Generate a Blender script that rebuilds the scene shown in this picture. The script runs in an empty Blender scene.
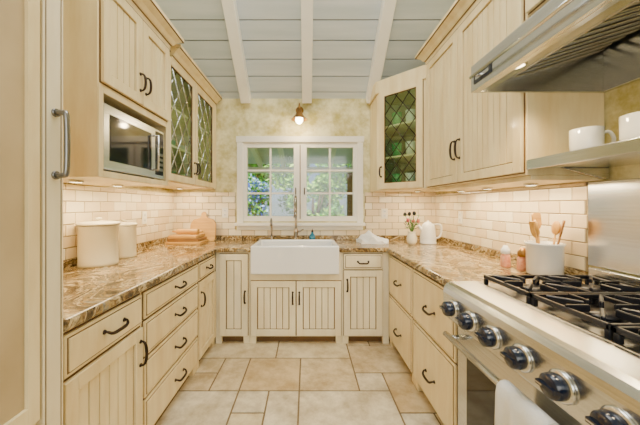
import bpy, bmesh, math, random
from mathutils import Vector, Matrix
random.seed(7)
# ------------------------------------------------------------------ materials
MATS={}
def mat(name,c1,c2=None,rough=.5,metal=0,scale=5,stretch=(1,1,1),bump=0,bscale=40,emit=0,coat=0,detail=4,spec=.5,rp=(.32,.68),nr=.5):
    if name in MATS: return MATS[name]
    m=bpy.data.materials.new(name); m.use_nodes=True; nt=m.node_tree; n=nt.nodes; l=nt.links
    p=n['Principled BSDF']; p.inputs['Roughness'].default_value=rough; p.inputs['Metallic'].default_value=metal
    p.inputs['Specular IOR Level'].default_value=spec
    if coat: p.inputs['Coat Weight'].default_value=coat; p.inputs['Coat Roughness'].default_value=.08
    tc=n.new('ShaderNodeTexCoord'); mp=n.new('ShaderNodeMapping'); mp.inputs['Scale'].default_value=stretch
    l.new(tc.outputs['Object'],mp.inputs['Vector'])
    nz=n.new('ShaderNodeTexNoise'); nz.inputs['Scale'].default_value=scale; nz.inputs['Detail'].default_value=detail; nz.inputs['Roughness'].default_value=nr
    l.new(mp.outputs[0],nz.inputs['Vector'])
    r=n.new('ShaderNodeValToRGB'); r.color_ramp.elements[0].position=rp[0]; r.color_ramp.elements[1].position=rp[1]
    r.color_ramp.elements[0].color=(*c1,1); r.color_ramp.elements[1].color=(*(c2 or [min(1,c*1.06) for c in c1]),1)
    l.new(nz.outputs['Fac'],r.inputs['Fac']); l.new(r.outputs['Color'],p.inputs['Base Color'])
    if emit:
        p.inputs['Emission Color'].default_value=(*c1,1); p.inputs['Emission Strength'].default_value=emit
    if bump:
        b=n.new('ShaderNodeBump'); b.inputs['Strength'].default_value=bump; b.inputs['Distance'].default_value=.01
        nb=n.new('ShaderNodeTexNoise'); nb.inputs['Scale'].default_value=bscale; nb.inputs['Detail'].default_value=5
        l.new(mp.outputs[0],nb.inputs['Vector']); l.new(nb.outputs['Fac'],b.inputs['Height']); l.new(b.outputs[0],p.inputs['Normal'])
    MATS[name]=m; return m
CREAM=mat('cream_paint',(.74,.57,.28),(.89,.76,.46),.35,scale=2.6,stretch=(4,4,.7),coat=.2,detail=9,nr=.6)
CREAM2=mat('cream_paint_pale',(.78,.67,.43),(.89,.81,.59),.35,scale=2.6,stretch=(4,4,.7),coat=.2,detail=9,nr=.6)
GLAZE=mat('brown_glaze',(.12,.06,.018),(.18,.10,.035),.6)
BRONZE=mat('oil_rubbed_bronze',(.03,.02,.015),(.06,.04,.03),.35,.8)
STEEL=mat('brushed_steel',(.60,.61,.61),(.75,.76,.76),.22,1,scale=30,stretch=(1,.05,12))
STEELD=mat('dark_steel',(.20,.20,.20),(.28,.28,.27),.3,1)
CHROME=mat('nickel',(.30,.27,.23),(.38,.34,.29),.18,1)
IRON=mat('cast_iron',(.010,.010,.016),(.020,.021,.028),.32,.3)
BLACK=mat('black_glass',(.005,.005,.006),(.008,.008,.009),.06)
WHITE=mat('white_porcelain',(.84,.85,.84),(.87,.88,.87),.12,coat=.5)
CERAM=mat('cream_ceramic',(.76,.69,.50),(.82,.75,.57),.25,coat=.3)
TRIM=mat('white_trim_paint',(.84,.81,.70),(.88,.85,.75),.35)
PLASTER=mat('yellow_plaster',(.46,.39,.12),(.84,.78,.48),.75,scale=5.5,bump=.45,bscale=14,detail=12,rp=(.36,.62),nr=.65)
BOARD=mat('ceiling_board_paint',(.53,.60,.63),(.65,.70,.73),.5,scale=2,stretch=(.6,6,6))
GROOVE=mat('ceiling_groove',(.13,.14,.15),(.17,.18,.19),.8)
BEAM=mat('beam_paint',(.90,.88,.80),(.93,.91,.84),.5)
WOOD=mat('maple_wood',(.46,.24,.05),(.66,.38,.10),.4,scale=4,stretch=(1,8,8))
WOOD2=mat('walnut_wood',(.20,.085,.02),(.34,.16,.045),.4,scale=4,stretch=(1,8,8))
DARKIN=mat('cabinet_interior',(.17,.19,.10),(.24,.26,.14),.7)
GREENG=mat('green_glassware',(.05,.30,.12),(.10,.45,.18),.1)
BLUE=mat('teal_soap',(.01,.14,.24),(.02,.22,.34),.15)
PINK=mat('pink_salt',(.62,.20,.10),(.78,.42,.28),.3,scale=60)
CLOTH=mat('white_cloth',(.80,.80,.78),(.86,.86,.84),.9,bump=.3,bscale=120)
GROUT=mat('tile_grout',(.27,.21,.12),(.35,.28,.17),.9,scale=20)
TILES=[mat('subway_tile_%d'%i,c,[k*1.06 for k in c],.12,scale=9,coat=.4,bump=.15,bscale=9) for i,c in enumerate([(.81,.69,.48),(.74,.60,.39),(.85,.76,.57)])]
FGROUT=mat('floor_grout',(.19,.13,.07),(.26,.19,.10),.9,scale=20)
FTILES=[mat('travertine_%d'%i,c,d,.30,scale=6,detail=14,bump=.2,bscale=14,rp=(.36,.62),nr=.68) for i,(c,d) in enumerate([((.39,.28,.14),(.69,.57,.36)),((.48,.37,.20),(.74,.64,.43)),((.32,.22,.11),(.60,.47,.28)),((.45,.37,.24),(.78,.70,.52)),((.42,.29,.13),(.66,.52,.30))])]
LAMP=mat('warm_lamp_lens',(1,.78,.44),None,.4,emit=14)
BULB=mat('bulb_glow',(1,.84,.58),None,.4,emit=20)
BRASS=mat('aged_brass',(.34,.18,.06),(.46,.26,.09),.3,1)
COPPER=mat('knob_navy',(.003,.007,.022),(.005,.012,.035),.16,coat=.2)
def granite():
    m=bpy.data.materials.new('granite_counter'); m.use_nodes=True; nt=m.node_tree; n=nt.nodes; l=nt.links; p=n['Principled BSDF']
    p.inputs['Roughness'].default_value=.12; p.inputs['Specular IOR Level'].default_value=.5
    g=n.new('ShaderNodeTexCoord'); mp=n.new('ShaderNodeMapping'); mp.inputs['Scale'].default_value=(1.5,.9,1.5); mp.inputs['Rotation'].default_value=(0,0,.6)
    l.new(g.outputs['Object'],mp.inputs['Vector'])
    a=n.new('ShaderNodeTexNoise'); a.inputs['Scale'].default_value=1.9; a.inputs['Detail'].default_value=9; a.inputs['Roughness'].default_value=.58; a.inputs['Distortion'].default_value=3.4
    l.new(mp.outputs[0],a.inputs['Vector'])
    r=n.new('ShaderNodeValToRGB'); cr=r.color_ramp
    pts=[(.28,(.02,.018,.016)),(.37,(.13,.075,.03)),(.42,(.40,.27,.10)),(.46,(.05,.04,.03)),(.49,(.20,.125,.05)),(.525,(.66,.54,.31)),(.56,(.16,.09,.035)),(.60,(.42,.29,.11)),(.645,(.25,.25,.22)),(.69,(.50,.40,.22)),(.75,(.05,.045,.04))]
    cr.elements[0].position=pts[0][0]; cr.elements[0].color=(*pts[0][1],1); cr.elements[1].position=pts[-1][0]; cr.elements[1].color=(*pts[-1][1],1)
    for q,c in pts[1:-1]:
        e=cr.elements.new(q); e.color=(*c,1)
    l.new(a.outputs['Fac'],r.inputs['Fac'])
    s=n.new('ShaderNodeTexNoise'); s.inputs['Scale'].default_value=55; s.inputs['Detail'].default_value=3
    l.new(g.outputs['Object'],s.inputs['Vector'])
    r2=n.new('ShaderNodeValToRGB'); r2.color_ramp.elements[0].position=.38; r2.color_ramp.elements[0].color=(.3,.27,.24,1); r2.color_ramp.elements[1].position=.6; r2.color_ramp.elements[1].color=(1.25,1.22,1.12,1)
    l.new(s.outputs['Fac'],r2.inputs['Fac'])
    mx=n.new('ShaderNodeMix'); mx.data_type='RGBA'; mx.blend_type='MULTIPLY'; mx.inputs[0].default_value=.55
    l.new(r.outputs[0],mx.inputs[6]); l.new(r2.outputs[0],mx.inputs[7]); l.new(mx.outputs[2],p.inputs['Base Color'])
    return m
GRANITE=granite()
def thin_glass(name,tint,fac):
    m=bpy.data.materials.new(name); m.use_nodes=True; nt=m.node_tree; n=nt.nodes; l=nt.links
    n.remove(n['Principled BSDF']); o=n['Material Output']
    t=n.new('ShaderNodeBsdfTransparent'); t.inputs[0].default_value=(*tint,1)
    g=n.new('ShaderNodeBsdfGlossy'); g.inputs['Roughness'].default_value=.06; g.inputs[0].default_value=(.8,1,.8,1) if fac>.04 else (1,1,1,1)
    x=n.new('ShaderNodeMixShader'); x.inputs[0].default_value=fac
    l.new(t.outputs[0],x.inputs[1]); l.new(g.outputs[0],x.inputs[2]); l.new(x.outputs[0],o.inputs['Surface']); return m
GLASS=thin_glass('window_glass',(.97,.98,.97),.04)
CGLASS=thin_glass('leaded_glass',(.88,.95,.84),.10)
# ------------------------------------------------------------------ builders
def FR(o,u,n,z=(0,0,1)):
    M=Matrix.Identity(4)
    for i,v in enumerate((u,n,z)):
        for r in range(3): M[r][i]=v[r]
    for r in range(3): M[r][3]=o[r]
    return M
I4=Matrix.Identity(4)
class Part:
    def __init__(s,name,bevel=0,seg=2):
        s.name=name; s.bevel=bevel; s.seg=seg; s.bm=bmesh.new(); s.mats=[]
    def mi(s,m):
        if m not in s.mats: s.mats.append(m)
        return s.mats.index(m)
    def face(s,vs,m,smooth=False):
        try: f=s.bm.faces.new(vs)
        except ValueError: return
        f.material_index=s.mi(m); f.smooth=smooth
    def box(s,x0,x1,y0,y1,z0,z1,m,M=I4):
        v=[s.bm.verts.new(M@Vector((x,y,z))) for x in (x0,x1) for y in (y0,y1) for z in (z0,z1)]
        for q in ((0,1,3,2),(4,6,7,5),(0,4,5,1),(2,3,7,6),(0,2,6,4),(1,5,7,3)): s.face([v[i] for i in q],m)
        return s
    def prism(s,poly,z0,z1,m,M=I4):
        a=[s.bm.verts.new(M@Vector((x,y,z0))) for x,y in poly]; b=[s.bm.verts.new(M@Vector((x,y,z1))) for x,y in poly]
        s.face(a,m); s.face(b,m); n=len(a)
        for i in range(n): s.face([a[i],a[(i+1)%n],b[(i+1)%n],b[i]],m)
        return s
    def lathe(s,prof,c,m,M=I4,seg=28):
        rings=[]
        for r,z in prof:
            if r<1e-5: rings.append([s.bm.verts.new(M@Vector((c[0],c[1],c[2]+z)))])
            else: rings.append([s.bm.verts.new(M@Vector((c[0]+r*math.cos(2*math.pi*i/seg),c[1]+r*math.sin(2*math.pi*i/seg),c[2]+z))) for i in range(seg)])
        for a,b in zip(rings,rings[1:]):
            for i in range(seg):
                j=(i+1)%seg
                if len(a)==1 and len(b)==1: continue
                if len(a)==1: s.face([a[0],b[i],b[j]],m,True)
                elif len(b)==1: s.face([a[i],a[j],b[0]],m,True)
                else: s.face([a[i],a[j],b[j],b[i]],m,True)
        return s
    def tube(s,pts,rad,m,M=I4,seg=8):
        pts=[Vector(p) for p in pts]; n=len(pts); rings=[]
        rad=rad if isinstance(rad,(list,tuple)) else [rad]*n
        prev=None
        for i,p in enumerate(pts):
            t=(pts[min(i+1,n-1)]-pts[max(i-1,0)]).normalized()
            if prev is None:
                a=Vector((0,0,1)) if abs(t.z)<.9 else Vector((1,0,0)); u=t.cross(a).normalized()
            else: u=(prev-t*prev.dot(t)).normalized()
            prev=u; w=t.cross(u)
            rings.append([s.bm.verts.new(M@(p+(u*math.cos(2*math.pi*k/seg)+w*math.sin(2*math.pi*k/seg))*rad[i])) for k in range(seg)])
        for a,b in zip(rings,rings[1:]):
            for k in range(seg): s.face([a[k],a[(k+1)%seg],b[(k+1)%seg],b[k]],m,True)
        s.face(rings[0],m); s.face(rings[-1],m); return s
    def ell(s,c,r,m,M=I4,nu=14,nv=9):
        pr=[(math.sin(math.pi*i/nv),-math.cos(math.pi*i/nv)) for i in range(nv+1)]
        T=M@Matrix.Translation(c)@Matrix.Diagonal((r[0],r[1],r[2],1))
        return s.lathe(pr,(0,0,0),m,T,nu)
    def sweep(s,path,prof,m,side=1):
        P=[Vector(p) for p in path]; n=len(P); N=[]
        for a,b in zip(P,P[1:]):
            d=(b-a).normalized(); N.append(Vector((d.y,-d.x))*side)
        rings=[]
        for i,p in enumerate(P):
            if i==0: o=N[0]
            elif i==n-1: o=N[-1]
            else: o=(N[i-1]+N[i])/(1+N[i-1].dot(N[i]))
            rings.append([s.bm.verts.new((p.x+o.x*q,p.y+o.y*q,z)) for q,z in prof])
        k=len(prof)
        for a,b in zip(rings,rings[1:]):
            for j in range(k): s.face([a[j],a[(j+1)%k],b[(j+1)%k],b[j]],m)
        s.face(rings[0],m); s.face(rings[-1],m); return s
def curve(pts,n=6):
    P=[Vector(p) for p in pts]; P=[P[0]*2-P[1]]+P+[P[-1]*2-P[-2]]; out=[]
    for i in range(1,len(P)-2):
        for k in range(n):
            t=k/n; a,b,c,d=P[i-1:i+3]
            out.append(.5*((2*b)+(c-a)*t+(2*a-5*b+4*c-d)*t*t+(3*b-a-3*c+d)*t**3))
    out.append(P[-2]); return out
class Item:
    def __init__(s,name): s.name=name; s.parts=[]
    def part(s,name='body',bevel=0,seg=2):
        p=Part(name,bevel,seg); s.parts.append(p); return p
    def done(s):
        parts=[p for p in s.parts if len(p.bm.verts)]
        allv=[v.co for p in parts for v in p.bm.verts]
        lo=Vector([min(v[i] for v in allv) for i in range(3)]); hi=Vector([max(v[i] for v in allv) for i in range(3)])
        base=Vector(((lo.x+hi.x)/2,(lo.y+hi.y)/2,lo.z)); single=len(parts)==1; root=None
        if not single:
            root=bpy.data.objects.new(s.name,None); root.empty_display_size=.1; root.location=base; bpy.context.collection.objects.link(root)
        for p in parts:
            bmesh.ops.recalc_face_normals(p.bm,faces=p.bm.faces)
            bmesh.ops.translate(p.bm,verts=p.bm.verts,vec=-base)
            nm=s.name if single else p.name
            me=bpy.data.meshes.new(nm); p.bm.to_mesh(me); p.bm.free()
            for m in p.mats: me.materials.append(m)
            o=bpy.data.objects.new(nm,me); bpy.context.collection.objects.link(o)
            if single: o.location=base; root=o
            else: o.parent=root
            if p.bevel:
                b=o.modifiers.new('bevel','BEVEL'); b.width=p.bevel; b.segments=p.seg; b.limit_method='ANGLE'; b.angle_limit=math.radians(40); b.harden_normals=False
        return root
# ------------------------------------------------------------------ dims
XL,XR,YB,YF=-1.56,1.50,3.31,-2.2
H0=2.56; SL=.86; YR=1.2; HR=H0+SL*(YB-YR)
def ceilh(y): return H0+SL*(YB-y) if y>YR else HR-(YR-y)*.5
wx0,wx1,wz0,wz1=-.745,.585,1.13,2.05
c=.065
def tiles(p,M,u0,u1,v0,v1,seed):
    r=random.Random(seed); W,Hh=.152,.076
    row=math.floor((v0-.965)/Hh+1e-6); z=.965+row*Hh
    while z<v1:
        off=(row%2)*W/2; u=math.floor((u0-off)/W)*W+off
        while u<u1:
            a,b=max(u+.0025,u0),min(u+W-.0025,u1); cc,d=max(z+.0025,v0),min(z+Hh-.0025,v1)
            if b-a>.012 and d-cc>.012: p.box(a,b,.004,.012,cc,d,r.choice(TILES),M)
            u+=W
        z+=Hh; row+=1
TL=FR((XL,0,0),(0,1,0),(1,0,0)); TR=FR((XR,0,0),(0,1,0),(-1,0,0)); TB=FR((0,YB,0),(1,0,0),(0,-1,0))
def backsplash(it,M,regs):
    g=it.part('tile_grout'); t=it.part('backsplash_tiles',.0025,2)
    for k,(a,b,cc,d) in enumerate(regs): g.box(a,b,0,.005,cc,d,GROUT,M); tiles(t,M,a,b,cc,d,k+3)
# ------------------------------------------------------------------ shell
it=Item('floor'); p=it.part('slab'); p.box(XL,XR,YF,YB,-.1,-.006,FGROUT)
p=it.part('tiles',.005,2); G=.215; nx=int((XR-XL)/G)+1; ny=int((YB-YF)/G)+1
occ=[[0]*ny for _ in range(nx)]
rng=random.Random(11)
for j in range(ny):
    for i in range(nx):
        if occ[i][j]: continue
        opts=[(2,2),(3,2),(2,1),(1,2),(1,1),(2,2),(2,1)]; rng.shuffle(opts); opts.append((1,1))
        for w,h in opts:
            if i+w<=nx and j+h<=ny and all(not occ[i+a][j+b] for a in range(w) for b in range(h)): break
        for a in range(w):
            for b in range(h): occ[i+a][j+b]=1
        x0=XL+i*G; y0=YB-j*G
        p.box(x0+.0055,min(XR,x0+w*G-.0055),max(YF,y0-h*G+.0055),y0-.0055,-.006,0,rng.choice(FTILES))
it.done()
it=Item('wall_back'); p=it.part()
p.box(XL-.1,wx0,YB,YB+.12,-.1,H0+.02,PLASTER); p.box(wx1,XR+.1,YB,YB+.12,-.1,H0+.02,PLASTER)
p.box(wx0,wx1,YB,YB+.12,-.1,wz0,PLASTER); p.box(wx0,wx1,YB,YB+.12,wz1,H0+.02,PLASTER)
backsplash(it,TB,[(XL,wx0-c-.023,.965,1.467),(wx1+c+.023,XR,.965,1.467),(wx0-c-.023,wx1+c+.023,.965,wz0-.103)]); it.done()
for nm,a,b,M_,rg_ in (('wall_left',XL-.1,XL,TL,[(.995,YB,.965,1.455)]),('wall_right',XR,XR+.1,TR,[(1.51,YB,.965,1.442)])):
    it=Item(nm); p=it.part(); M=FR((0,0,0),(0,1,0),(0,0,1),(1,0,0))
    p.prism([(YF,-.1),(YB,-.1),(YB,H0),(YR,HR),(YF,ceilh(YF))],a,b,PLASTER,M); backsplash(it,M_,rg_); it.done()
it=Item('wall_rear'); it.part().box(XL-.1,XR+.1,YF-.1,YF,-.1,ceilh(YF)+.05,PLASTER); it.done()
it=Item('ceiling'); p=it.part('boards',.006,2); ga=it.part('backing')
ang=math.atan(SL); L=(YB-YR)/math.cos(ang)
Mc=FR((0,YB,H0),(1,0,0),(0,-math.cos(ang),math.sin(ang)),(0,math.sin(ang),math.cos(ang)))
ga.box(XL-.1,XR+.1,-.2,L,.02,.06,GROOVE,Mc)
k=-.1
while k<L: p.box(XL-.1,XR+.1,k+.005,min(L,k+.175),0,.02,BOARD,Mc); k+=.18
ang2=math.atan(.5); L2=(YR-YF)/math.cos(ang2)
Md=FR((0,YR,HR),(1,0,0),(0,-math.cos(ang2),-math.sin(ang2)),(0,-math.sin(ang2),math.cos(ang2)))
ga.box(XL-.1,XR+.1,0,L2+.1,.02,.06,GROOVE,Md); k=0
while k<L2: p.box(XL-.1,XR+.1,k+.004,k+.176,0,.02,BOARD,Md); k+=.18
it.done()
for bx in (-.70,0,.735):
    it=Item('ceiling_beam'); p=it.part('b',.006); p.box(bx-.055,bx+.055,.0,L-.1,-.11,-.001,BEAM,Mc); it.done()
# ------------------------------------------------------------------ window
it=Item('window_1'); p=it.part('casing',.004)
p.box(wx0-c,wx0+.004,YB-.03,YB,wz0-.015,wz1-.004,TRIM).box(wx1-.004,wx1+c,YB-.03,YB,wz0-.015,wz1-.004,TRIM)
p.box(wx0-c-.01,wx1+c+.01,YB-.034,YB,wz1-.004,wz1+c,TRIM).box(wx0-c-.02,wx1+c+.02,YB-.07,YB,wz0-.05,wz0-.015,TRIM)
p.box(wx0-c,wx1+c,YB-.025,YB,wz0-.10,wz0-.05,TRIM)
p=it.part('sash'); y0,y1=YB-.004,YB+.05; xm=(wx0+wx1)/2
p.box(xm-.03,xm+.03,YB-.012,YB+.06,wz0+.025,wz1-.025,TRIM)
p.box(wx0+.001,wx1-.001,YB-.006,YB+.07,wz0+.001,wz0+.025,TRIM).box(wx0+.001,wx1-.001,YB-.006,YB+.07,wz1-.025,wz1-.001,TRIM)
for a,b in ((wx0+.001,xm-.03),(xm+.03,wx1-.001)):
    p.box(a,a+.045,y0,y1,wz0+.025,wz1-.025,TRIM).box(b-.045,b,y0,y1,wz0+.025,wz1-.025,TRIM)
    p.box(a+.045,b-.045,y0,y1,wz0+.025,wz0+.06,TRIM).box(a+.045,b-.045,y0,y1,wz1-.06,wz1-.025,TRIM)
    m_=(a+b)/2; p.box(m_-.011,m_+.011,YB+.012,y1-.012,wz0+.05,wz1-.05,TRIM)
    for q in (1/3,2/3):
        z=wz0+.06+q*(wz1-wz0-.12); p.box(a+.04,b-.04,YB+.01,y1-.01,z-.011,z+.011,TRIM)
p.box(xm-.005,xm+.005,YB-.016,YB-.0115,wz0+.03,wz1-.03,GLAZE)
g=it.part('glass'); g.box(wx0+.03,wx1-.03,YB+.026,YB+.029,wz0+.03,wz1-.03,GLASS)
h=it.part('latch')
for sx in (-1,1): h.tube(curve([(xm+sx*.05,YB+.002,1.45),(xm+sx*.05,YB-.03,1.45),(xm+sx*.05,YB-.03,1.52)]),.006,BRONZE)
it.done()
# ------------------------------------------------------------------ cabinet pieces
def pull(p,M,u,z,vert=False,L=.11,n0=.022):
    pr=[(-.5,0),(-.5,.014),(-.36,.027),(0,.032),(.36,.027),(.5,.014),(.5,0)]
    def P(a,n): return (u,n0+n,z+a*L) if vert else (u+a*L,n0+n,z-(.012 if abs(a)<.4 else 0))
    pts=curve([P(a,n) for a,n in pr],4); k=len(pts)
    rad=[.0045+.0035*math.sin(math.pi*i/(k-1))**2 for i in range(k)]
    p.tube(pts,rad,BRONZE,M,7)
    for a in (-.5,.5): p.tube([P(a,-.001),P(a,.006)],[.011,.008],BRONZE,M,10)
def bead_door(it,nm,M,u0,u1,z0,z1,m=CREAM,st=.058):
    b=it.part(nm+'_glaze'); b.box(u0-.005,u1+.005,.0003,.003,z0-.005,z1+.005,GLAZE,M); b.box(u0+st-.01,u1-st+.01,.0031,.006,z0+st-.01,z1-st+.01,GLAZE,M)
    p=it.part(nm,.003)
    p.box(u0,u0+st,.0035,.022,z0,z1,m,M).box(u1-st,u1,.0035,.022,z0,z1,m,M)
    p.box(u0+st,u1-st,.0035,.022,z0,z0+st,m,M).box(u0+st,u1-st,.0035,.022,z1-st,z1,m,M)
    a,c_=u0+st+.006,u1-st-.006; n=max(1,round((c_-a)/.055)); w=(c_-a)/n
    for i in range(n): p.box(a+i*w+.0028,a+(i+1)*w-.0028,.0035,.012,z0+st+.006,z1-st-.006,m,M)
def drawer(it,nm,M,u0,u1,z0,z1,m=CREAM):
    b=it.part(nm+'_glaze'); b.box(u0-.005,u1+.005,.0003,.003,z0-.005,z1+.005,GLAZE,M)
    b.box(u0+.012,u1-.012,.012,.0168,z0+.012,z1-.012,GLAZE,M)
    p=it.part(nm,.003); p.box(u0,u1,.0035,.016,z0,z1,m,M); p.box(u0+.017,u1-.017,.014,.022,z0+.017,z1-.017,m,M)
def lead_door(it,nm,M,u0,u1,z0,z1,m=CREAM,st=.055,dw=.15,dh=.22,lead=STEEL):
    b=it.part(nm+'_glaze'); b.box(u0-.005,u0+.01,.0003,.003,z0,z1,GLAZE,M).box(u1-.01,u1+.005,.0003,.003,z0,z1,GLAZE,M)
    p=it.part(nm,.003)
    p.box(u0,u0+st,.0035,.022,z0,z1,m,M).box(u1-st,u1,.0035,.022,z0,z1,m,M)
    p.box(u0+st,u1-st,.0035,.022,z0,z0+st,m,M).box(u0+st,u1-st,.0035,.022,z1-st,z1,m,M)
    a,b_,c_,d=u0+st,u1-st,z0+st,z1-st
    e=it.part(nm+'_bead')
    e.box(a,a+.006,.004,.018,c_,d,GLAZE,M).box(b_-.006,b_,.004,.018,c_,d,GLAZE,M).box(a,b_,.005,.017,c_,c_+.006,GLAZE,M).box(a,b_,.005,.017,d-.006,d,GLAZE,M)
    g=it.part(nm+'_glass'); g.box(a,b_,.008,.010,c_,d,CGLASS,M)
    q=it.part(nm+'_leading'); W=b_-a; Hh=d-c_; s=dh/dw
    for sg in (1,-1):
        k=-40
        while k<40:
            off=k*dh+.01; pts=[]
            for u in (0,W):
                z=sg*s*u+off
                if 0<=z<=Hh: pts.append((u,z))
            for z in (0,Hh):
                u=(z-off)/(sg*s)
                if 0<u<W: pts.append((u,z))
            if len(pts)>=2:
                (ua,za),(ub,zb)=pts[:2]
                if abs(ua-ub)>.004: q.tube([(a+ua,.010,c_+za),(a+ub,.010,c_+zb)],.0045,lead,M,5)
            k+=1
def crown(it,path,z0,side,m=CREAM):
    p=it.part('crown'); 
    pr=[(-.02,z0-.02),(.012,z0-.02),(.014,z0+.015),(.03,z0+.025),(.045,z0+.05),(.075,z0+.075),(.085,z0+.08),(.085,z0+.105),(-.02,z0+.105)]
    p.sweep(path,pr,m,side)
    p.sweep(path,[(.0,z0-.028),(.016,z0-.028),(.016,z0-.0205),(.0,z0-.0205)],GLAZE,side)
    p.sweep(path,[(.0,z0+.0155),(.019,z0+.0155),(.022,z0+.020),(.0,z0+.020)],GLAZE,side)
    p.sweep(path,[(.05,z0+.076),(.0865,z0+.076),(.0865,z0+.0795),(.05,z0+.0795)],GLAZE,side)
def puck(it,x,y,z):
    p=it.part('puck_light'); p.lathe([(0,0),(.034,0),(.034,-.012),(.028,-.014)],(x,y,z),STEEL,seg=16); p.lathe([(.028,-.013),(0,-.013)],(x,y,z),LAMP,seg=16)
ML=FR((-.875,0,0),(0,1,0),(1,0,0)); MB=FR((0,2.70,0),(1,0,0),(0,-1,0)); MR=FR((.785,0,0),(0,1,0),(-1,0,0))
def base(name,M,u0,u1,depth,ztop=.87,m=CREAM):
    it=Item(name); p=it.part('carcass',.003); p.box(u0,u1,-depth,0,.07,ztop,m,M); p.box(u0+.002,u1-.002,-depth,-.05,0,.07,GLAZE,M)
    for a in (u0,u1-.06): p.prism([(a,0),(a+.06,0),(a+.06,.07),(a,.07)],-.04,-.002,m,M@Matrix(((1,0,0,0),(0,0,1,0),(0,1,0,0),(0,0,0,1))))
    return it
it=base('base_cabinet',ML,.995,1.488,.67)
drawer(it,'drawer_1',ML,1.005,1.478,.70,.855); bead_door(it,'door_1',ML,1.005,1.478,.085,.685)
h=it.part('pulls'); pull(h,ML,1.26,.785,L=.13); pull(h,ML,1.455,.56,True,L=.12); it.done()
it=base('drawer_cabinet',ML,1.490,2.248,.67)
for i,(a,b) in enumerate(((.715,.855),(.515,.70),(.295,.50),(.085,.28))): drawer(it,'drawer_%d'%(i+1),ML,1.505,2.235,a,b)
h=it.part('pulls'); [pull(h,ML,1.90,z,L=.12) for z in (.79,.61,.40,.185)]; it.done()
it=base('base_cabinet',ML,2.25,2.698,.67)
drawer(it,'drawer_1',ML,2.262,2.66,.715,.855); bead_door(it,'door_1',ML,2.262,2.66,.085,.70)
h=it.part('pulls'); pull(h,ML,2.46,.79,L=.10); pull(h,ML,2.29,.56,True); it.done()
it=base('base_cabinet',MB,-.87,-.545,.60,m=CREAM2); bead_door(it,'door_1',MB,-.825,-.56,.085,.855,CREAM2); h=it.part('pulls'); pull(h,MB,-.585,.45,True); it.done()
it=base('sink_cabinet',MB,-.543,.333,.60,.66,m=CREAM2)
p=it.part('stiles',.002); p.box(-.543,-.531,-.6,0,.66,.87,CREAM2,MB).box(.306,.333,-.6,0,.66,.87,CREAM2,MB)
bead_door(it,'door_1',MB,-.53,-.108,.085,.60,CREAM2); bead_door(it,'door_2',MB,-.098,.322,.085,.60,CREAM2)
h=it.part('pulls'); pull(h,MB,-.135,.44,True); pull(h,MB,-.073,.44,True); it.done()
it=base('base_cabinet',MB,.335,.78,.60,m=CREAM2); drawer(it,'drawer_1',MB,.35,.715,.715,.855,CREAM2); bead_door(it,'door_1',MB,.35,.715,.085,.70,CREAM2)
h=it.part('pulls'); pull(h,MB,.53,.785,L=.10); pull(h,MB,.38,.56,True); it.done()
for a,b in ((2.072,2.698),(1.462,2.070)):
    it=base('drawer_cabinet',MR,a,b,.70)
    e=b-.04 if b>2.5 else b-.012
    drawer(it,'drawer_1',MR,a+.012,e,.50,.855); drawer(it,'drawer_2',MR,a+.012,e,.085,.485)
    h=it.part('pulls'); pull(h,MR,(a+e)/2,.67,L=.12); pull(h,MR,(a+e)/2,.26,L=.12); it.done()
it=Item('granite_countertop'); p=it.part('slab',.012,3)
p.prism([(-1.56,.995),(-.845,.995),(-.845,2.67),(-.530,2.67),(-.530,3.146),(.305,3.146),(.305,2.67),(.755,2.67),(.755,1.462),(1.5,1.462),(1.5,3.31),(-1.56,3.31)],.872,.915,GRANITE)
p=it.part('upstand',.004); p.box(XL,XL+.02,.995,YB,.9152,.965,GRANITE).box(XL+.02,XR-.02,YB-.02,YB,.9152,.965,GRANITE).box(XR-.02,XR,1.51,YB,.9152,.965,GRANITE); it.done()
# ------------------------------------------------------------------ microwave cabinet
MU=FR((-1.04,0,0),(0,1,0),(1,0,0))
it=Item('microwave_cabinet'); p=it.part('carcass',.003)
y0,y1=1.41,2.122; D=.515
p.box(y0,y0+.02,-D,0,1.46,2.50,CREAM,MU).box(y1-.02,y1,-D,0,1.46,2.50,CREAM,MU)
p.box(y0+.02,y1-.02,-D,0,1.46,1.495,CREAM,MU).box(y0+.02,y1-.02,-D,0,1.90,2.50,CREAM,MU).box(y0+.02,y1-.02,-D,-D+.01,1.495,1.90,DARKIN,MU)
p=it.part('face_frame',.003); p.box(y0,y0+.035,0,.006,1.46,1.93,CREAM,MU).box(y1-.035,y1,0,.006,1.46,1.93,CREAM,MU).box(y0+.035,y1-.035,0,.006,1.46,1.495,CREAM,MU).box(y0+.035,y1-.035,0,.006,1.89,1.93,CREAM,MU)
ym=(y0+y1)/2
bead_door(it,'door_1',MU,y0+.015,ym-.004,1.94,2.47); bead_door(it,'door_2',MU,ym+.004,y1-.015,1.94,2.47)
h=it.part('pulls'); pull(h,MU,ym-.03,2.07,True,.10); pull(h,MU,ym+.03,2.07,True,.10)
crown(it,[(-1.55,y0),(-1.04,y0),(-1.04,y1),(-1.10,y1)],2.50,1)
puck(it,-1.30,1.60,1.46); puck(it,-1.30,1.95,1.46); it.done()
it=Item('microwave_oven'); p=it.part('body',.006); a,b=1.455,2.075
p.box(a,b,-.42,-.03,1.512,1.845,STEELD,MU); p.box(a,b,-.03,-.005,1.505,1.85,STEEL,MU)
for ft in (a+.03,b-.05): p.box(ft,ft+.02,-.3,-.06,1.4955,1.513,BLACK,MU)
w=it.part('window',.002); w.box(a+.05,b-.17,-.005,-.002,1.555,1.80,BLACK,MU); w.box(b-.115,b-.015,-.005,-.002,1.53,1.83,BLACK,MU)
h=it.part('handle'); h.tube([(b-.145,-.005,1.56),(b-.145,.03,1.56),(b-.145,.03,1.79),(b-.145,-.005,1.79)],.008,STEEL,MU)
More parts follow.
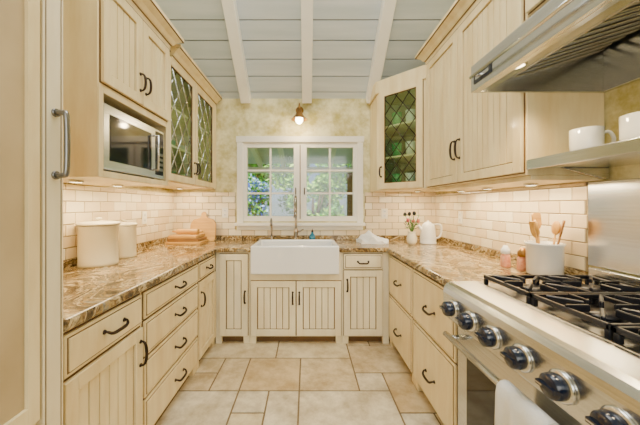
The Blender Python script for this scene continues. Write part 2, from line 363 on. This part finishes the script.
for i in range(4):
    for j in range(3): w.box(b-.1+j*.027,b-.08+j*.027,-.002,-.0005,1.56+i*.035,1.58+i*.035,STEELD,MU)
it.done()
MG=FR((-1.07,0,0),(0,1,0),(1,0,0))
it=Item('leaded_glass_cabinet'); p=it.part('carcass',.003); y0,y1,D=2.126,3.295,.475; z0,z1=1.50,2.47
p.box(y0,y0+.02,-D,0,z0,z1,CREAM,MG).box(y1-.02,y1,-D,0,z0,z1,CREAM,MG).box(y0+.02,y1-.02,-D,0,z0,z0+.02,CREAM,MG).box(y0+.02,y1-.02,-D,0,z1-.02,z1,CREAM,MG)
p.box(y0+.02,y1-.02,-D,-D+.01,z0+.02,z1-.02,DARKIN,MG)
q=it.part('shelves'); [q.box(y0+.02,y1-.02,-D+.01,-.04,z,z+.018,CREAM2,MG) for z in (1.80,2.12)]
f=it.part('face_frame',.003); f.box(y0,y0+.03,0,.003,z0,z1,CREAM,MG).box(3.22,y1,0,.018,z0,z1,CREAM,MG)
lead_door(it,'door_1',MG,y0+.012,2.665,z0+.01,z1-.01); lead_door(it,'door_2',MG,2.675,3.215,z0+.01,z1-.01)
h=it.part('pulls'); pull(h,MG,2.64,1.66,True,.10); pull(h,MG,2.70,1.66,True,.10)
gl=it.part('glassware')
for z in (1.52,1.818,2.138):
    for i in range(8): gl.lathe([(0,.001),(.03,.001),(.036,.12),(.033,.12),(.028,.01),(0,.01)],(-1.30-.08*(i%2),2.25+i*.12,z),GREENG if i%3 else WHITE,seg=12)
crown(it,[(-1.07,y0+.09),(-1.07,y1)],z1,1)
puck(it,-1.32,2.45,z0); puck(it,-1.32,2.95,z0); it.done()
MW=FR((1.104,0,0),(0,1,0),(-1,0,0))
it=Item('wall_cabinet'); p=it.part('carcass',.003); p.box(1.425,2.598,-.39,0,1.47,2.62,CREAM,MW)
p.box(1.425,2.598,-.38,-.02,1.445,1.4695,CREAM,MW)
bead_door(it,'door_1',MW,1.44,2.045,1.485,2.59); bead_door(it,'door_2',MW,2.055,2.585,1.485,2.59)
h=it.part('pulls'); pull(h,MW,2.015,1.72,True,.13); pull(h,MW,2.085,1.72,True,.13)
puck(it,1.30,1.65,1.445); puck(it,1.30,2.05,1.445); puck(it,1.30,2.4,1.445)
crown(it,[(1.104,.50),(1.104,2.60),(1.49,2.60)],2.62,-1); it.done()
it=Item('hood_cabinet'); p=it.part('carcass',.003); p.box(.50,1.423,-.39,0,2.26,2.60,CREAM,MW)
bead_door(it,'door_1',MW,.515,.955,2.27,2.59); bead_door(it,'door_2',MW,.965,1.41,2.27,2.59); it.done()
P1=Vector((.735,2.98)); P2=Vector((1.102,2.604)); d=(P2-P1).normalized(); W=(P2-P1).length
nrm=Vector((d.y,-d.x)); 
if nrm.y>0: nrm=-nrm
MD=FR((P1.x,P1.y,0),(d.x,d.y,0),(nrm.x,nrm.y,0))
it=Item('corner_leaded_glass_cabinet'); p=it.part('carcass',.002); z0,z1=1.47,2.50
poly=[(P1.x,P1.y),(P2.x,P2.y),(1.49,2.604),(1.49,3.30),(P1.x,3.30)]
p.prism(poly,z0,z0+.025,CREAM); p.prism(poly,z1-.025,z1,CREAM)
p.box(P1.x,P1.x+.018,P1.y+.004,3.30,z0+.025,z1-.025,CREAM); p.box(1.11,1.49,2.604,2.622,z0+.025,z1-.025,CREAM)
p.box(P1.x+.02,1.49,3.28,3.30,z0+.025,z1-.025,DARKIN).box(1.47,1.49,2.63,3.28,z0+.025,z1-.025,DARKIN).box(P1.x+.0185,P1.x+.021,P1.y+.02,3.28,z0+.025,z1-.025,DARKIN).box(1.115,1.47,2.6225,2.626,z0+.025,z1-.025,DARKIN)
q=it.part('shelves'); [q.prism([(P1.x+.022,P1.y+.03),(P2.x,P2.y+.03),(1.46,2.63),(1.46,3.27),(P1.x+.022,3.27)],z,z+.016,CREAM2) for z in (1.80,2.12)]
f=it.part('face_frame',.002); f.box(0,.05,-.015,.002,z0,z1,CREAM,MD).box(W-.05,W,-.015,.002,z0,z1,CREAM,MD)
lead_door(it,'door_1',MD,.035,W-.035,z0+.012,z1-.012,dw=.13,dh=.17,st=.06,lead=BRONZE)
h=it.part('pulls'); pull(h,MD,.062,1.66,True,.10)
gl=it.part('glassware'); 
for z in (1.496,1.817,2.137):
    for i in range(3): gl.lathe([(0,.001),(.04,.001),(.055,.15),(.05,.15),(.036,.01),(0,.01)],(.95+i*.11,3.0-i*.09,z),(GREENG,WHITE,GREENG)[i],seg=14)
crown(it,[(P1.x,3.30),(P1.x,P1.y),(P2.x,P2.y)],z1,-1); puck(it,1.15,2.95,z0); it.done()
# ------------------------------------------------------------------ refrigerator (panelled)
MF=FR((-.87,0,0),(0,1,0),(1,0,0))
it=Item('panelled_refrigerator'); p=it.part('case',.004); p.box(.05,.99,-.685,0,0.0,2.55,CREAM,MF)
FR2=mat('tan_panel',(.46,.35,.19),(.58,.46,.27),.4,scale=3)
p=it.part('stile',.006,3); p.box(.912,.988,0,.022,.08,2.5,CREAM2,MF); p.box(.920,.923,.022,.0235,.10,2.48,GLAZE,MF); p.box(.977,.980,.022,.0235,.10,2.48,GLAZE,MF); p.box(.06,.90,0,.02,.08,.62,CREAM,MF); 
p.box(.06,.905,0,.012,.64,2.5,FR2,MF); p.box(.862,.90,.012,.024,.64,2.5,CREAM,MF); p.box(.06,.11,.012,.024,.64,2.5,CREAM,MF); p.box(.11,.862,.012,.024,.64,.70,CREAM,MF); p.box(.11,.862,.012,.024,2.44,2.5,CREAM,MF)
h=it.part('handle'); h.tube(curve([(.955,.02,1.42),(.955,.048,1.42),(.955,.062,1.44),(.955,.062,1.61),(.955,.048,1.63),(.955,.02,1.63)],5),.009,STEELD,MF,10)
for z in (1.42,1.63): h.tube([(.955,.019,z),(.955,.03,z)],.014,STEELD,MF,12)
it.done()
# ------------------------------------------------------------------ sink
it=Item('farmhouse_sink'); p=it.part('basin',.014,4)
x0,x1,y0,y1,zb,zt=-.526,.301,2.635,3.14,.672,.94
o=[(x0,y0),(x1,y0),(x1,y1),(x0,y1)]; i_=[(x0+.03,y0+.035),(x1-.03,y0+.035),(x1-.03,y1-.03),(x0+.03,y1-.03)]
bm=p.bm; V=lambda L_,z:[bm.verts.new((a,b,z)) for a,b in L_]
ob,ot,itp,ib=V(o,zb),V(o,zt),V(i_,zt),V(i_,zb+.03)
for A,B_ in ((ob,ot),(ot,itp),(itp,ib)):
    for k in range(4): p.face([A[k],A[(k+1)%4],B_[(k+1)%4],B_[k]],WHITE)
p.face(ob,WHITE); p.face(ib,WHITE)
d_=it.part('drain'); d_.lathe([(0,0),(.04,0),(.045,.003),(0,.004)],(-.11,2.9,zb+.031),CHROME,seg=16); it.done()
it=Item('gooseneck_faucet'); p=it.part('spout'); fx,fy=-.125,3.215; z=.915
p.lathe([(0,0),(.032,0),(.032,.012),(.020,.03),(.018,.06),(.024,.075),(.024,.12),(.016,.14),(.014,.15)],(fx,fy,z),CHROME,seg=18)
p.tube(curve([(fx,fy,z+.14),(fx,fy,z+.36),(fx,fy-.03,z+.46),(fx,fy-.09,z+.50),(fx,fy-.15,z+.46),(fx,fy-.175,z+.38),(fx,fy-.175,z+.32)],7),.013,CHROME,seg=10)
p.tube([(fx,fy-.175,z+.33),(fx,fy-.175,z+.27)],[.015,.02],CHROME,seg=12)
h=it.part('lever'); h.tube([(fx+.015,fy,z+.10),(fx+.04,fy,z+.105),(fx+.085,fy,z+.13)],[.008,.007,.005],CHROME); it.done()
it=Item('filter_tap'); p=it.part(); fx=-.40
p.lathe([(0,0),(.022,0),(.022,.01),(.013,.025),(.012,.06)],(fx,fy,z),CHROME,seg=14)
p.tube(curve([(fx,fy,z+.05),(fx,fy,z+.20),(fx,fy-.04,z+.25),(fx,fy-.09,z+.21),(fx,fy-.095,z+.17)],6),.009,CHROME); it.done()
it=Item('soap_bottle'); p=it.part(); p.lathe([(0,0),(.030,0),(.034,.01),(.034,.06),(.014,.085),(.012,.10),(0,.10)],(.06,3.21,z),BLUE,seg=18); p.lathe([(0,.10),(.012,.10),(.012,.115),(.004,.12),(.004,.135),(0,.135)],(.06,3.21,z),BRONZE,seg=10); p.tube([(.06,3.21,z+.133),(.06,3.17,z+.13)],.004,BRONZE); it.done()
# ------------------------------------------------------------------ counter objects
CT=.9152
def canister(x,y,r,hh):
    it=Item('ceramic_canister'); p=it.part('jar'); p.lathe([(0,0),(r*.94,0),(r*.97,.006),(r*.97,.02),(r*.95,.026),(r*.95,hh*.80),(r*.98,hh*.815),(r*.98,hh*.84),(0,hh*.84)],(x,y,CT),CERAM,seg=40)
    g=it.part('rim_glaze'); g.lathe([(r*.9,hh*.8405),(r*1.0,hh*.8405),(r*1.0,hh*.8475),(r*.9,hh*.8475)],(x,y,CT),GLAZE,seg=40)
    l=it.part('lid'); l.lathe([(0,hh*.848),(r*1.03,hh*.848),(r*1.04,hh*.87),(r*1.02,hh*.89),(r*.9,hh*.915),(r*.3,hh*.93),(r*.14,hh*.935),(r*.12,hh*.95),(r*.2,hh*.975),(r*.14,hh),(0,hh)],(x,y,CT),CERAM,seg=40); it.done()
canister(-1.415,1.93,.120,.32); canister(-1.43,2.22,.088,.29)
it=Item('cutting_board'); p=it.part('board',.004)
tilt=math.radians(12); MC=FR((-1.32,3.19,CT),(1,0,0),(0,-math.cos(tilt),-math.sin(tilt)),(0,math.sin(tilt)*1.0,math.cos(tilt)))
outl=[(.0,0),(.28,0),(.29,.01),(.29,.19),(.26,.24),(.19,.26),(.17,.285),(.17,.315),(.15,.33),(.13,.33),(.115,.315),(.115,.285),(.10,.26),(.03,.24),(0,.19)]
p.prism(outl,0,.018,WOOD,MC@Matrix(((1,0,0,0),(0,0,1,0),(0,1,0,.005),(0,0,0,1)))); it.done()
it=Item('bread_board_stack'); p=it.part('boards',.006,3)
for k,(a,b,w2) in enumerate(((-1.44,-1.08,WOOD),(-1.42,-1.10,WOOD2),(-1.41,-1.12,WOOD))): p.box(a,b,2.88,3.12,CT+k*.032,CT+k*.032+.030,w2)
h=it.part('rolling_pin'); h.tube(curve([(-1.42,3.0,CT+.125),(-1.38,3.0,CT+.125),(-1.375,3.0,CT+.125),(-1.36,3.0,CT+.125),(-1.16,3.0,CT+.125),(-1.15,3.0,CT+.125),(-1.13,3.0,CT+.125),(-1.10,3.0,CT+.125)],2),[.010]*5+[.022]+[.027]*4+[.022]+[.010]*4,WOOD,seg=14); it.done()
def spoon(p,x,y,z,dx,dy,L_,kind,m):
    e=Vector((dx,dy,1)).normalized(); a=Vector((x,y,z)); b=a+e*L_
    p.tube([a,b],[.006,.0055],m)
    R=e.to_track_quat('Z','Y').to_matrix().to_4x4(); T=Matrix.Translation(b)@R
    if kind==0: p.ell((0,0,.03),(.030,.010,.042),m,T)
    elif kind==1:
        p.prism([(-.014,0),(.014,0),(.030,.03),(.030,.085),(.02,.095),(-.02,.095),(-.030,.085),(-.030,.03)],-.004,.004,m,T@Matrix(((1,0,0,0),(0,0,1,0),(0,1,0,0),(0,0,0,1))))
    else: p.ell((0,0,.02),(.02,.02,.035),m,T)
it=Item('utensil_crock'); p=it.part('crock'); cx,cy=1.375,1.645
p.lathe([(0,0),(.078,0),(.086,.01),(.088,.17),(.094,.178),(.094,.188),(.082,.188),(.080,.02),(0,.02)],(cx,cy,CT),WHITE,seg=36)
s=it.part('wooden_spoons'); zz=CT+.03
spoon(s,cx-.03,cy-.02,zz,-.10,.05,.22,0,WOOD); spoon(s,cx,cy+.02,zz,-.02,.1,.235,1,WOOD); spoon(s,cx+.02,cy-.02,zz,.12,0,.215,0,WOOD); spoon(s,cx+.01,cy-.03,zz,.16,-.12,.20,1,WOOD2); spoon(s,cx-.01,cy,zz,-.2,0.0,.19,1,WOOD)
it.done()
for (x,y) in ((1.30,1.86),(1.335,1.76)):
    it=Item('salt_grinder'); p=it.part(); p.lathe([(0,0),(.028,0),(.03,.005),(.027,.07),(.022,.085),(0,.085)],(x,y,CT),PINK,seg=18); p.lathe([(.022,.0855),(.027,.09),(.027,.115),(.018,.125),(.012,.14),(0,.142)],(x,y,CT),WHITE if y>1.8 else BRASS,seg=18); it.done()
LEAF=mat('stem_leaf',(.05,.14,.03),(.10,.22,.05),.6); BLOOM=mat('bloom',(.50,.08,.10),(.65,.22,.16),.6)
it=Item('flower_vase'); p=it.part('vase'); cx,cy=1.07,2.90
p.lathe([(0,0),(.034,0),(.05,.03),(.052,.07),(.038,.11),(.036,.125),(.043,.135),(.037,.135),(.031,.12),(.044,.07),(.03,.01),(0,.01)],(cx,cy,CT),CERAM,seg=24)
s=it.part('stems'); rg=random.Random(4)
for k in range(12):
    a=k*.7+.2; t=.02+.05*rg.random(); hh=.22+.11*rg.random()
    tip=Vector((cx+math.cos(a)*t*1.2,cy+math.sin(a)*t,CT+hh)); s.tube(curve([(cx,cy,CT+.03),(cx+math.cos(a)*.012,cy+math.sin(a)*.012,CT+.14),tip],4),.0028,LEAF,seg=5)
    if k%2: s.ell(tip,(.019,.019,.022),BLOOM if k%4==1 else IRON,nu=8,nv=6)
    for q in (.55,.75,.9):
        b_=Vector((cx,cy,CT+.06)).lerp(tip,q); dr=Vector((math.cos(a+q*9),math.sin(a+q*9),.6)).normalized()*.045; wv=dr.cross(Vector((0,0,1))).normalized()*.011
        s.face([s.bm.verts.new(b_),s.bm.verts.new(b_+dr*.5+wv),s.bm.verts.new(b_+dr),s.bm.verts.new(b_+dr*.5-wv)],LEAF)
it.done()
it=Item('electric_kettle'); p=it.part('body'); cx,cy=1.27,2.98
p.lathe([(0,0),(.08,0),(.085,.012),(.078,.02),(.082,.06),(.07,.16),(.058,.20),(.05,.205),(.03,.225),(.012,.228),(.012,.24),(0,.245)],(cx,cy,CT),WHITE,seg=28)
h=it.part('handle'); h.tube(curve([(cx+.05,cy-.02,CT+.20),(cx+.11,cy-.03,CT+.20),(cx+.125,cy-.03,CT+.15),(cx+.11,cy-.03,CT+.08),(cx+.07,cy-.02,CT+.06)]),.010,WHITE)
h.tube(curve([(cx-.055,cy,CT+.13),(cx-.085,cy,CT+.17),(cx-.10,cy,CT+.195)]),[.018]*6+[.014]*6+[.010],WHITE); it.done()
it=Item('folded_linen'); p=it.part('cloth')
nxx,nyy=18,10; grid={}
for i in range(nxx+1):
    for j in range(nyy+1):
        u,v=i/nxx,j/nyy; x=.56+u*.28+.02*math.sin(v*5); y=2.93+v*.20+.015*math.sin(u*7)
        zt=.015+.075*math.exp(-((u-.45)**2)/.04)*(.6+.4*v)+.016*math.sin(u*19+v*4)+.03*v
        grid[i,j]=(p.bm.verts.new((x,y,CT+max(.012,zt))),p.bm.verts.new((x,y,CT+.001)))
for i in range(nxx):
    for j in range(nyy):
        for k in (0,1): p.face([grid[i,j][k],grid[i+1,j][k],grid[i+1,j+1][k],grid[i,j+1][k]],CLOTH,k==0)
bd=[(i,0) for i in range(nxx)]+[(nxx,j) for j in range(nyy)]+[(i,nyy) for i in range(nxx,0,-1)]+[(0,j) for j in range(nyy,0,-1)]
for a,b in zip(bd,bd[1:]+bd[:1]): p.face([grid[a][0],grid[b][0],grid[b][1],grid[a][1]],CLOTH)
it.done()
def outlet(M,u,z):
    it=Item('wall_outlet'); p=it.part('plate',.002); p.box(u-.037,u+.037,.0122,.018,z-.06,z+.06,TRIM,M)
    q=it.part('sockets',.002); q.box(u-.017,u+.017,.018,.020,z+.008,z+.042,WHITE,M).box(u-.017,u+.017,.018,.020,z-.042,z-.008,WHITE,M)
    for s_ in (-.025,.025):
        for t in (-.006,.006): q.box(u+t-.0015,u+t+.0015,.020,.0205,z+s_-.006,z+s_+.006,BLACK,M)
    it.done()
outlet(TB,-.95,1.23); outlet(TB,.90,1.22); outlet(TL,2.70,1.20); outlet(TR,2.75,1.20)
# ------------------------------------------------------------------ range
RY0,RY1=.52,1.455
it=Item('gas_range'); p=it.part('body',.005)
p.box(.80,1.475,RY0,RY1,.10,.905,STEEL); p.box(.84,1.46,RY0+.02,RY1-.02,0,.10,BLACK)
Mx=FR((0,0,0),(1,0,0),(0,0,1),(0,1,0))
f=it.part('control_panel',.006,3)
f.prism([(.80,.745),(.725,.745),(.700,.76),(.695,.88),(.70,.905),(.715,.922),(.735,.930),(.86,.932),(.86,.905),(.80,.905)],RY0,RY1,STEEL,Mx)
t=it.part('cooktop',.003); t.box(.86,1.475,RY0,RY1,.905,.918,STEELD); t.box(1.44,1.475,RY0,RY1,.918,1.0,STEEL)
t.box(.86,.875,RY0,RY1,.918,.932,STEEL)
d_=it.part('oven_door',.006); d_.box(.765,.80,RY0+.01,RY1-.01,.13,.735,STEEL)
w=it.part('oven_window',.004); w.box(.760,.766,RY0+.10,RY1-.10,.22,.62,BLACK)
w.box(.745,.80,RY0+.008,RY1-.008,.736,.744,BLACK)
h=it.part('door_handle'); h.tube([(.695,RY0+.03,.675),(.695,RY1-.03,.675)],.014,STEEL,seg=14)
for y in (RY0+.07,RY1-.07): h.tube([(.767,y,.675),(.695,y,.675)],[.013,.010],STEEL,seg=10)
kn=it.part('knobs')
MK=Matrix(((0,0,-1,0),(0,1,0,0),(1,0,0,0),(0,0,0,1)))
for k in range(6):
    y=RY1-.10-k*.145; T=Matrix.Translation((.697,y,.825))@MK
    kn.lathe([(0,0),(.042,0),(.043,.006),(.038,.010),(0,.010)],(0,0,0),STEEL,T,24)
    kn.lathe([(0,.010),(.034,.0102),(.035,.018),(.033,.038),(.028,.043),(0,.044)],(0,0,0),COPPER,T,24)
    kn.box(-.006,.006,-.029,.029,.038,.052,COPPER,T)
    kn.box(-.002,.002,.006,.027,.0521,.0528,STEEL,T)
g=it.part('grates',.003,1); b=it.part('burners')
gz0,gz1=.948,.966
for s_ in range(3):
    ya=RY0+.015+s_*.305; yb=ya+.297; xa,xb=.895,1.425; xm_=(xa+xb)/2
    for (a,bb,c_,dd) in ((xa,xb,ya,ya+.014),(xa,xb,yb-.014,yb),(xa,xa+.014,ya,yb),(xb-.014,xb,ya,yb),(xm_-.007,xm_+.007,ya,yb)): g.box(a,bb,c_,dd,gz0,gz1,IRON)
    for (fx_,fy_) in ((xa,ya),(xb-.018,ya),(xa,yb-.018),(xb-.018,yb-.018),(xm_-.009,ya),(xm_-.009,yb-.018)): g.box(fx_,fx_+.018,fy_,fy_+.018,.9181,gz0,IRON)
    for cx in ((xa+xm_)/2,(xm_+xb)/2):
        cy=(ya+yb)/2
        for k in range(8):
            an=k*math.pi/4; R=Matrix.Translation((cx,cy,0))@Matrix.Rotation(an,4,'Z')
            le=.128 if k%2==0 else .15
            g.box(.045,le,-.006,.006,gz0,gz1+.008,IRON,R)
        b.lathe([(0,.0),(.062,0),(.062,.006),(.045,.010),(.045,.016),(.05,.018),(.048,.026),(0,.029)],(cx,cy,.9182),IRON,seg=24)
it.done()
it=Item('dish_towel'); p=it.part('cloth')
cs=[(.674,.38),(.672,.66),(.676,.684),(.684,.694),(.695,.697),(.707,.694),(.716,.684),(.719,.66),(.722,.44),(.728,.44),(.727,.664),(.722,.690),(.710,.702),(.695,.706),(.680,.702),(.668,.690),(.664,.66),(.664,.38)]
n=20; rings=[]
for i in range(n+1):
    y=.80+i*.20/n; o_=.010*math.sin(i*.9)
    rings.append([p.bm.verts.new((x+(o_*max(0,(.70-z)/.3)*(1 if x<.7 else 0)),y,z)) for x,z in cs])
for a,b_ in zip(rings,rings[1:]):
    for k in range(len(cs)): p.face([a[k],a[(k+1)%len(cs)],b_[(k+1)%len(cs)],b_[k]],CLOTH,True)
p.face(rings[0],CLOTH); p.face(rings[-1],CLOTH); it.done()
it=Item('steel_splash_panel'); p=it.part('panel',.002); p.box(XR-.012,XR-.001,RY0,1.505,1.003,1.44,STEEL); it.done()
it=Item('steel_shelf'); s=it.part('shelf',.004); s.box(1.10,XR-.001,RY0,1.42,1.505,1.515,STEEL); s.box(1.095,1.105,RY0,1.42,1.495,1.545,STEEL)
s.box(1.10,XR-.001,RY0,1.42,1.53,1.538,STEEL)
for y in (RY0+.05,1.40): s.prism([(1.25,1.505),(1.495,1.505),(1.495,1.45),(1.46,1.45)],y,y+.012,STEEL,Mx)
it.done()
for y,e in ((1.215,Vector((.95,-.30,0))),(1.015,Vector((.72,-.70,0)))):
    it=Item('coffee_mug'); p=it.part('cup'); cx=1.195; e=e.normalized()
    p.lathe([(0,0),(.042,0),(.050,.006),(.054,.03),(.055,.105),(.051,.107),(.049,.10),(.046,.012),(0,.010)],(cx,y,1.5385),WHITE,seg=28)
    h=it.part('handle'); B0=Vector((cx,y,1.5385))
    h.tube(curve([B0+e*.05+Vector((0,0,.088)),B0+e*.078+Vector((0,0,.088)),B0+e*.092+Vector((0,0,.057)),B0+e*.077+Vector((0,0,.027)),B0+e*.05+Vector((0,0,.025))]),.007,WHITE); it.done()
it=Item('range_hood'); HX=.82; hz0,hz1=1.88,2.01; HY0,HY1=.50,1.422
p=it.part('canopy',.003)
p.prism([(HX,hz0),(HX+.012,hz0),(HX+.012,hz1-.004),(1.098,2.235),(1.098,2.25),(HX+.02,hz1+.008),(HX,hz1)],HY0,HY1,STEEL,Mx)
for y in (HY0,HY1-.012): p.prism([(HX+.012,hz0),(1.49,hz0),(1.49,2.25),(1.10,2.235),(HX+.012,hz1-.006)],y,y+.012,STEEL,Mx)
p.box(HX+.012,HX+.04,HY0+.012,HY1-.012,hz0,hz0+.008,STEEL); p.box(1.47,1.49,HY0+.012,HY1-.012,hz0,2.24,STEEL)
u=it.part('underside',.002); u.box(HX+.02,1.0,HY0+.012,HY1-.012,1.945,1.955,STEEL)
rail=it.part('rail'); rail.tube([(HX-.03,HY0+.05,hz0+.055),(HX-.03,HY1-.05,hz0+.055)],.008,STEEL,seg=10)
for y in (HY0+.08,HY1-.08): rail.tube([(HX,y,hz0+.055),(HX-.03,y,hz0+.055)],.007,STEEL)
pl=it.part('badge',.001); pl.box(HX-.004,HX,HY1-.16,HY1-.03,hz0+.03,hz0+.075,COPPER); pl.box(HX-.0055,HX-.004,HY1-.145,HY1-.045,hz0+.045,hz0+.06,STEEL)
fl=it.part('baffle_filters',.0015,1); FM=FR((1.0,0,1.945),(math.cos(.30),0,math.sin(.30)),(0,1,0),(-math.sin(.30),0,math.cos(.30)))
fl.box(0,.48,HY0+.012,HY1-.012,.03,.036,IRON,FM)
y=HY0+.03
while y<HY1-.03:
    fl.box(.015,.465,y,y+.034,0,.012,STEEL,FM); y+=.058
for y in (HY0+.014,HY0+.45,HY1-.03): fl.box(0,.48,y,y+.014,-.004,.016,STEEL,FM)
fl.box(0,.015,HY0+.012,HY1-.012,-.004,.016,STEEL,FM)
lm=it.part('hood_lamps')
for y in (HY1-.16,HY0+.2): lm.lathe([(.04,0),(.04,-.008),(.032,-.012)],(.93,y,1.945),STEEL,seg=20); lm.lathe([(.033,-.006),(0,-.006)],(.93,y,1.945),LAMP,seg=20)
it.done()
it=Item('wall_sconce'); p=it.part('arm'); sx,sy=-.085,3.10
MYN=FR((sx,YB,2.42),(1,0,0),(0,0,1),(0,-1,0))
p.lathe([(0,0),(.045,0),(.045,.008),(.02,.02),(0,.022)],(0,0,0.001),BRASS,MYN,20)
p.tube(curve([(sx,YB-.015,2.42),(sx,YB-.09,2.445),(sx,YB-.17,2.44),(sx,sy,2.40),(sx,sy,2.36)]),.009,BRASS)
s=it.part('shade'); s.lathe([(0,.115),(.022,.115),(.024,.08),(.034,.07),(.045,.045),(.086,.0),(.089,-.004),(.084,-.003),(.042,.04),(.02,.065),(0,.07)],(sx,sy,2.255),BRASS,seg=28)
b=it.part('bulb'); b.ell((sx,sy,2.252),(.042,.042,.046),BULB); it.done()
# ------------------------------------------------------------------ exterior
GR=mat('lawn',(.10,.20,.04),(.20,.32,.08),.9,scale=8)
it=Item('ground'); it.part().box(-14,14,YB+.13,22,-.3,-.1,GR); it.done()
PW=mat('porch_paint',(.62,.68,.72),(.72,.77,.80),.6)
it=Item('porch_roof'); p=it.part('rafters',.004)
pa=math.atan2(-.50,2.2); MP=FR((0,YB+.15,2.62),(1,0,0),(0,math.cos(pa),math.sin(pa)),(0,-math.sin(pa),math.cos(pa)))
p.box(-3,3,0,2.2,.0,.03,PW,MP)
for k in range(-6,7): p.box(k*.45-.04,k*.45+.04,0,2.15,-.10,-.001,TRIM,MP)
p.box(-3,3,2.1,2.2,-.2,-.1005,TRIM,MP)
it.done()
for x in (-1.35,.85):
    it=Item('porch_post'); p=it.part('post',.008); p.box(x-.06,x+.06,5.52,5.64,-.1,1.98,WOOD2); p.box(x-.09,x+.09,5.49,5.67,-.1,.1,WOOD2); p.box(x-.08,x+.08,5.50,5.66,1.80,1.86,WOOD2); it.done()
LV=[mat('leaf_%d'%i,c_,None,.6) for i,c_ in enumerate([(.12,.44,.04),(.28,.62,.06),(.05,.24,.03),(.50,.78,.12)])]
FLW=[mat('flower_%d'%i,c_,None,.6) for i,c_ in enumerate([(.12,.22,.85),(.75,.35,.60),(.40,.65,1.0)])]
BK=mat('bark',(.16,.09,.05),(.26,.16,.09),.9,scale=12)
def tree(name,x,y,h,r,n,mats,seed,ls=.10,z0=-.1):
    it=Item(name); rg=random.Random(seed); t=it.part('trunk')
    t.tube(curve([(x,y,z0),(x+.08,y,z0+h*.3),(x-.05,y+.1,z0+h*.6),(x,y,z0+h*.85)]),[.10*max(.25,r/1.3)*(1-.04*i) for i in range(19)],BK)
    for k in range(5):
        a=rg.random()*6.28; t.tube([(x,y,z0+h*.4),(x+math.cos(a)*r*.4,y+math.sin(a)*r*.4,z0+h*.6),(x+math.cos(a)*r*.7,y+math.sin(a)*r*.7,z0+h*.8)],[.05,.03,.015],BK,seg=6)
    c_=it.part('foliage'); cl=[(x+rg.uniform(-1,1)*r*.75,y+rg.uniform(-1,1)*r*.75,z0+h*.65+rg.uniform(-1,1)*h*.33) for _ in range(26)]
    for _ in range(n):
        q=rg.choice(cl); d=Vector((rg.gauss(0,1),rg.gauss(0,1),rg.gauss(0,1))).normalized()*r*.34*rg.random()**.4
        o=Vector(q)+d; u=Vector((rg.gauss(0,1),rg.gauss(0,1),rg.gauss(0,1))).normalized(); w_=u.orthogonal().normalized(); sz=ls*rg.uniform(.6,1.2)
        c_.face([c_.bm.verts.new(o-u*sz),c_.bm.verts.new(o+w_*sz*.45),c_.bm.verts.new(o+u*sz),c_.bm.verts.new(o-w_*sz*.45)],rg.choice(mats))
    it.done()
tree('garden_tree',-2.0,11.6,4.8,2.1,6000,LV,1,.13); tree('garden_tree',2.4,11.8,5.0,2.1,6000,LV,2,.13); tree('garden_tree',-6.6,13,5,2.3,4000,LV,3,.13); tree('garden_tree',7.0,13,5,2.3,4000,LV,4,.13)
tree('flowering_shrub',-1.6,7.4,2.0,.7,3000,[LV[0],LV[1],FLW[0],FLW[2]],5,.06); tree('flowering_shrub',.2,7.6,2.1,.7,4500,[LV[1],LV[3],LV[0],LV[2]],6,.06); tree('flowering_shrub',2.0,7.4,2.0,.7,3000,[LV[0],LV[1],FLW[0]],8,.06)
# ------------------------------------------------------------------ lights
def area(name,loc,rot,sx,sy,power,col):
    l=bpy.data.lights.new(name,'AREA'); l.shape='RECTANGLE'; l.size=sx; l.size_y=sy; l.energy=power; l.color=col
    o=bpy.data.objects.new(name,l); o.location=loc; o.rotation_euler=rot; bpy.context.collection.objects.link(o)
WARM=(1,.76,.43); NEU=(1,.99,.95)
area('overhead_fill',(0,1.1,3.7),(0,0,0),1.6,1.6,68,NEU)  # added overhead fill to brighten the room, no fixture modelled
area('rear_fill',(0,-2.0,1.9),(math.radians(88),0,0),2.4,1.8,56,(1,1,.98))  # added fill behind the camera; the rear wall has no window
area('undercabinet_light',(-1.30,1.77,1.443),(0,0,0),.2,.62,9,WARM)
area('undercabinet_light',(-1.32,2.72,1.483),(0,0,0),.2,1.0,11,WARM)
area('undercabinet_light',(1.30,2.0,1.428),(0,0,0),.2,1.1,15,WARM)
area('undercabinet_light',(1.18,2.98,1.45),(0,0,0),.25,.25,5,WARM)
def spot(loc,e):
    l=bpy.data.lights.new('hood_spot','SPOT'); l.energy=e; l.spot_size=math.radians(130); l.spot_blend=.6; l.color=WARM; l.shadow_soft_size=.04
    o=bpy.data.objects.new('hood_spot',l); o.location=loc; bpy.context.collection.objects.link(o)
spot((.93,1.262,1.925),24); spot((.93,.70,1.925),22)
l=bpy.data.lights.new('sconce_bulb_light','POINT'); l.energy=7; l.color=WARM; l.shadow_soft_size=.03
o=bpy.data.objects.new('sconce_bulb_light',l); o.location=(-.085,3.10,2.19); bpy.context.collection.objects.link(o)
l=bpy.data.lights.new('sun','SUN'); l.energy=11; l.angle=.02; l.color=(1,.96,.88); o=bpy.data.objects.new('sun',l); o.rotation_euler=(math.radians(28),0,math.radians(-25)); bpy.context.collection.objects.link(o)
w=bpy.data.worlds.new('sky'); bpy.context.scene.world=w; w.use_nodes=True; nt=w.node_tree
bg=nt.nodes['Background']; sk=nt.nodes.new('ShaderNodeTexSky'); sk.sky_type='HOSEK_WILKIE'; sk.turbidity=3
sk.sun_direction=(.3,-.6,.7); nt.links.new(sk.outputs[0],bg.inputs[0]); bg.inputs[1].default_value=3.2
# ------------------------------------------------------------------ camera
cd=bpy.data.cameras.new('camera'); cam=bpy.data.objects.new('camera',cd); bpy.context.collection.objects.link(cam)
cam.location=(0,0,1.32); cam.rotation_euler=(math.radians(90),0,0); cd.sensor_width=36; cd.lens=36*284/640; cd.shift_x=13/640; cd.shift_y=-7.5/640; cd.clip_start=.03
bpy.context.scene.camera=cam
